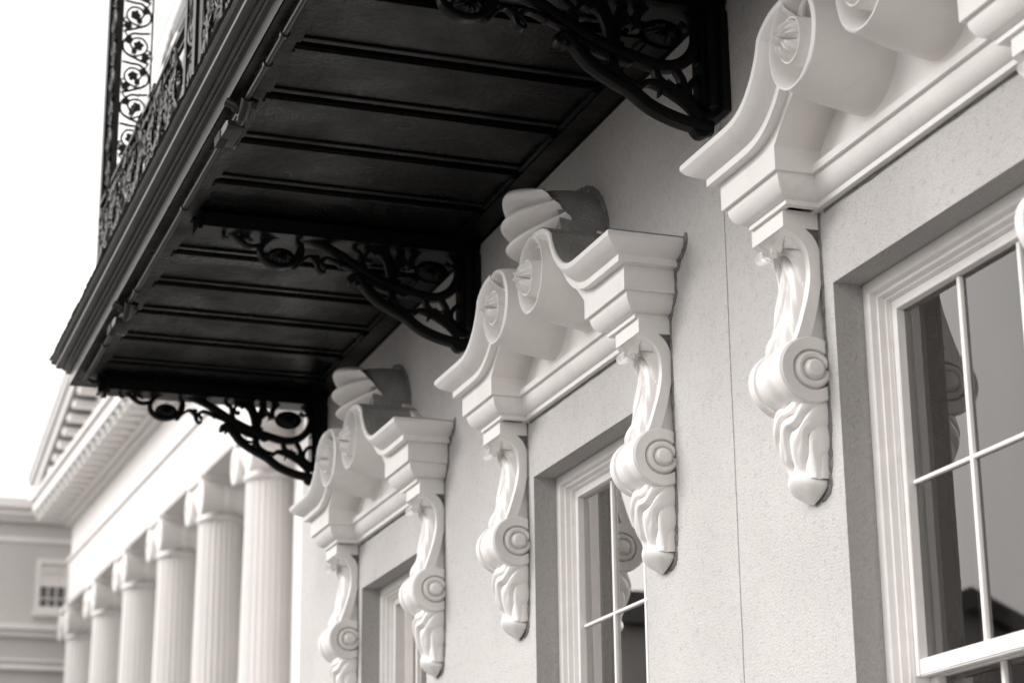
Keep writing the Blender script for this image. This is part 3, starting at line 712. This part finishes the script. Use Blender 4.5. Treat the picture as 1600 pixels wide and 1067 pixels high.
def tpix(px, py, n_):
    d = (r2*(px-800)-u2*(py-533.5)+fw*3305.8); k = n_/(d.x*nx+d.y*ny); return (d.x*ux+d.y*uy)*k
tB = tpix(341.5, 930, nC); tF = tpix(128, 1040, nC); stp = (tF-tB)/4
c0 = column(tB-stp, nC, r_col)
for i in range(0, 5):
    c = copy_tree(c0, por, 0); dt = (i+1)*stp; c.location = (ux*dt*S, uy*dt*S, 0)
pil = MB(); pbox(pil, tB-2*stp-.10, tB-stp-.20, 2.16, 2.34, GZ, 2.166); pil.build('pilaster', M['far'], por, smooth=0)
# distant dark gable end with bracket teeth seen above the railing
dg = MB()
def onN(px, py, n_):
    d = (r2*(px-800)-u2*(py-533.5)+fw*3305.8); k = n_/(d.x*nx+d.y*ny); return (d.x*ux+d.y*uy)*k, d.z*k
poly = [onN(*p, 2.4) for p in ((292, -30), (296, 10), (290, 30), (280, 54), (270, 40), (285, 2), (288, -30))]
dg.prism(poly, lambda p, n_: PP(p[0], n_, p[1]), 2.39, 2.41)
for px, py in ((267, 56), (262, 74), (256.5, 91)):
    a, z = onN(px, py, 2.4); pbox(dg, a-.05, a+.05, 2.392, 2.408, z-.030, z+.030)
dg.build('upper_gable_eave', M['lampg'], por, smooth=0)

# ------------------------------------------------------------------ wing beyond the portico
wg = empty('distant_wing', (-12.9, 1.8, GZ), 'pale blurred wing with a small sash window and moulded cornice at the far left', 'building')
WX = -12.9; q = 12.9/16
wb = MB(); wb.box(WX-3, WX, -.2, 3.2, GZ, 3.42*q); wb.build('wall', M['farw'], wg, smooth=0)
cr = MB()
for xo, za, zb in ((.14, 3.50*q, 3.58*q), (.10, 3.45*q, 3.50*q), (.06, 3.42*q, 3.45*q), (.015, 3.27*q, 3.31*q)): cr.box(WX-3, WX+xo, -.2-xo, 3.2, za, zb)
cr.build('cornice', M['far'], wg, smooth=0, bevel=.005)
sc_ = MB()
for xo, za, zb in ((.09, 2.60*q, 2.64*q), (.05, 2.555*q, 2.60*q), (.025, 2.375*q, 2.395*q), (.05, 2.31*q, 2.345*q)): sc_.box(WX-.5, WX+xo, -.2-xo, 3.2, za, zb)
sc_.build('string_course', M['far'], wg, smooth=0, bevel=.004)
y0 = 1.905*q; z1, z0 = 3.151*q, 2.754*q; wd = .205
wf = MB(); f_ = .028
wf.box(WX, WX+.03, y0, y0+wd, z1-f_, z1); wf.box(WX, WX+.03, y0, y0+wd, z0, z0+f_); wf.box(WX, WX+.03, y0, y0+f_, z0+f_, z1-f_); wf.box(WX, WX+.03, y0+wd-f_, y0+wd, z0+f_, z1-f_)
wf.box(WX, WX+.05, y0-.012, y0+wd+.012, z0-.03, z0); wf.box(WX, WX+.022, y0+f_, y0+wd-f_, (z0+z1)/2-.008, (z0+z1)/2+.008)
for k in (1, 2): wf.box(WX, WX+.018, y0+f_+(wd-2*f_)*k/3-.004, y0+f_+(wd-2*f_)*k/3+.004, z0+f_, z1-f_)
for k in (.25, .75): wf.box(WX, WX+.018, y0+f_, y0+wd-f_, z0+(z1-z0)*k-.004, z0+(z1-z0)*k+.004)
wfo = wf.build('window', M['far'], wg, smooth=0)
MB().add([(WX+.008, y0+f_, z0+f_), (WX+.008, y0+wd-f_, z0+f_), (WX+.008, y0+wd-f_, (z0+z1)/2), (WX+.008, y0+f_, (z0+z1)/2)], [(0, 1, 2, 3)]).build('lower_pane', M['dim'], wfo, smooth=0)
MB().add([(WX+.008, y0+f_, (z0+z1)/2), (WX+.008, y0+wd-f_, (z0+z1)/2), (WX+.008, y0+wd-f_, z1-f_), (WX+.008, y0+f_, z1-f_)], [(0, 1, 2, 3)]).build('roller_blind', M['far'], wfo, smooth=0)

# ------------------------------------------------------------------ house across the street (seen mirrored in the panes)
hs = empty('opposite_house', (-9.3, -3.67, GZ), 'gabled house with dark roof edge, mirrored in the panes of the nearest window', 'building')
gw = MB(); gw.prism([(-5.2, GZ), (-5.2, 1.15), (-3.67, 1.84), (-2.95, 1.52), (-2.95, GZ)], lambda p, x: (x, p[0], p[1]), -12, -9.36); gw.build('wall', M['brick'], hs, smooth=0)
gf = MB()
gf.prism([(-5.4, 1.06), (-3.67, 1.84), (-2.85, 1.47), (-2.85, 1.56), (-3.67, 1.945), (-5.4, 1.165)], lambda p, x: (x, p[0], p[1]), -12.1, -9.27); gf.build('roof', M['roof'], hs, smooth=0)
fs_ = empty('opposite_terrace', (-10, -2.1, GZ), 'flat-roofed house with dark parapet, mirrored in the middle window', 'building')
MB().box(-13, -10.05, -2.75, -1.2, GZ, 1.80).build('wall', M['brick'], fs_, smooth=0)
MB().box(-13, -9.95, -2.85, -1.1, 1.80, 1.965).build('parapet', M['roof'], fs_, smooth=0)

for o in bpy.data.objects:
    if '_b' in o.keys(): del o['_b']
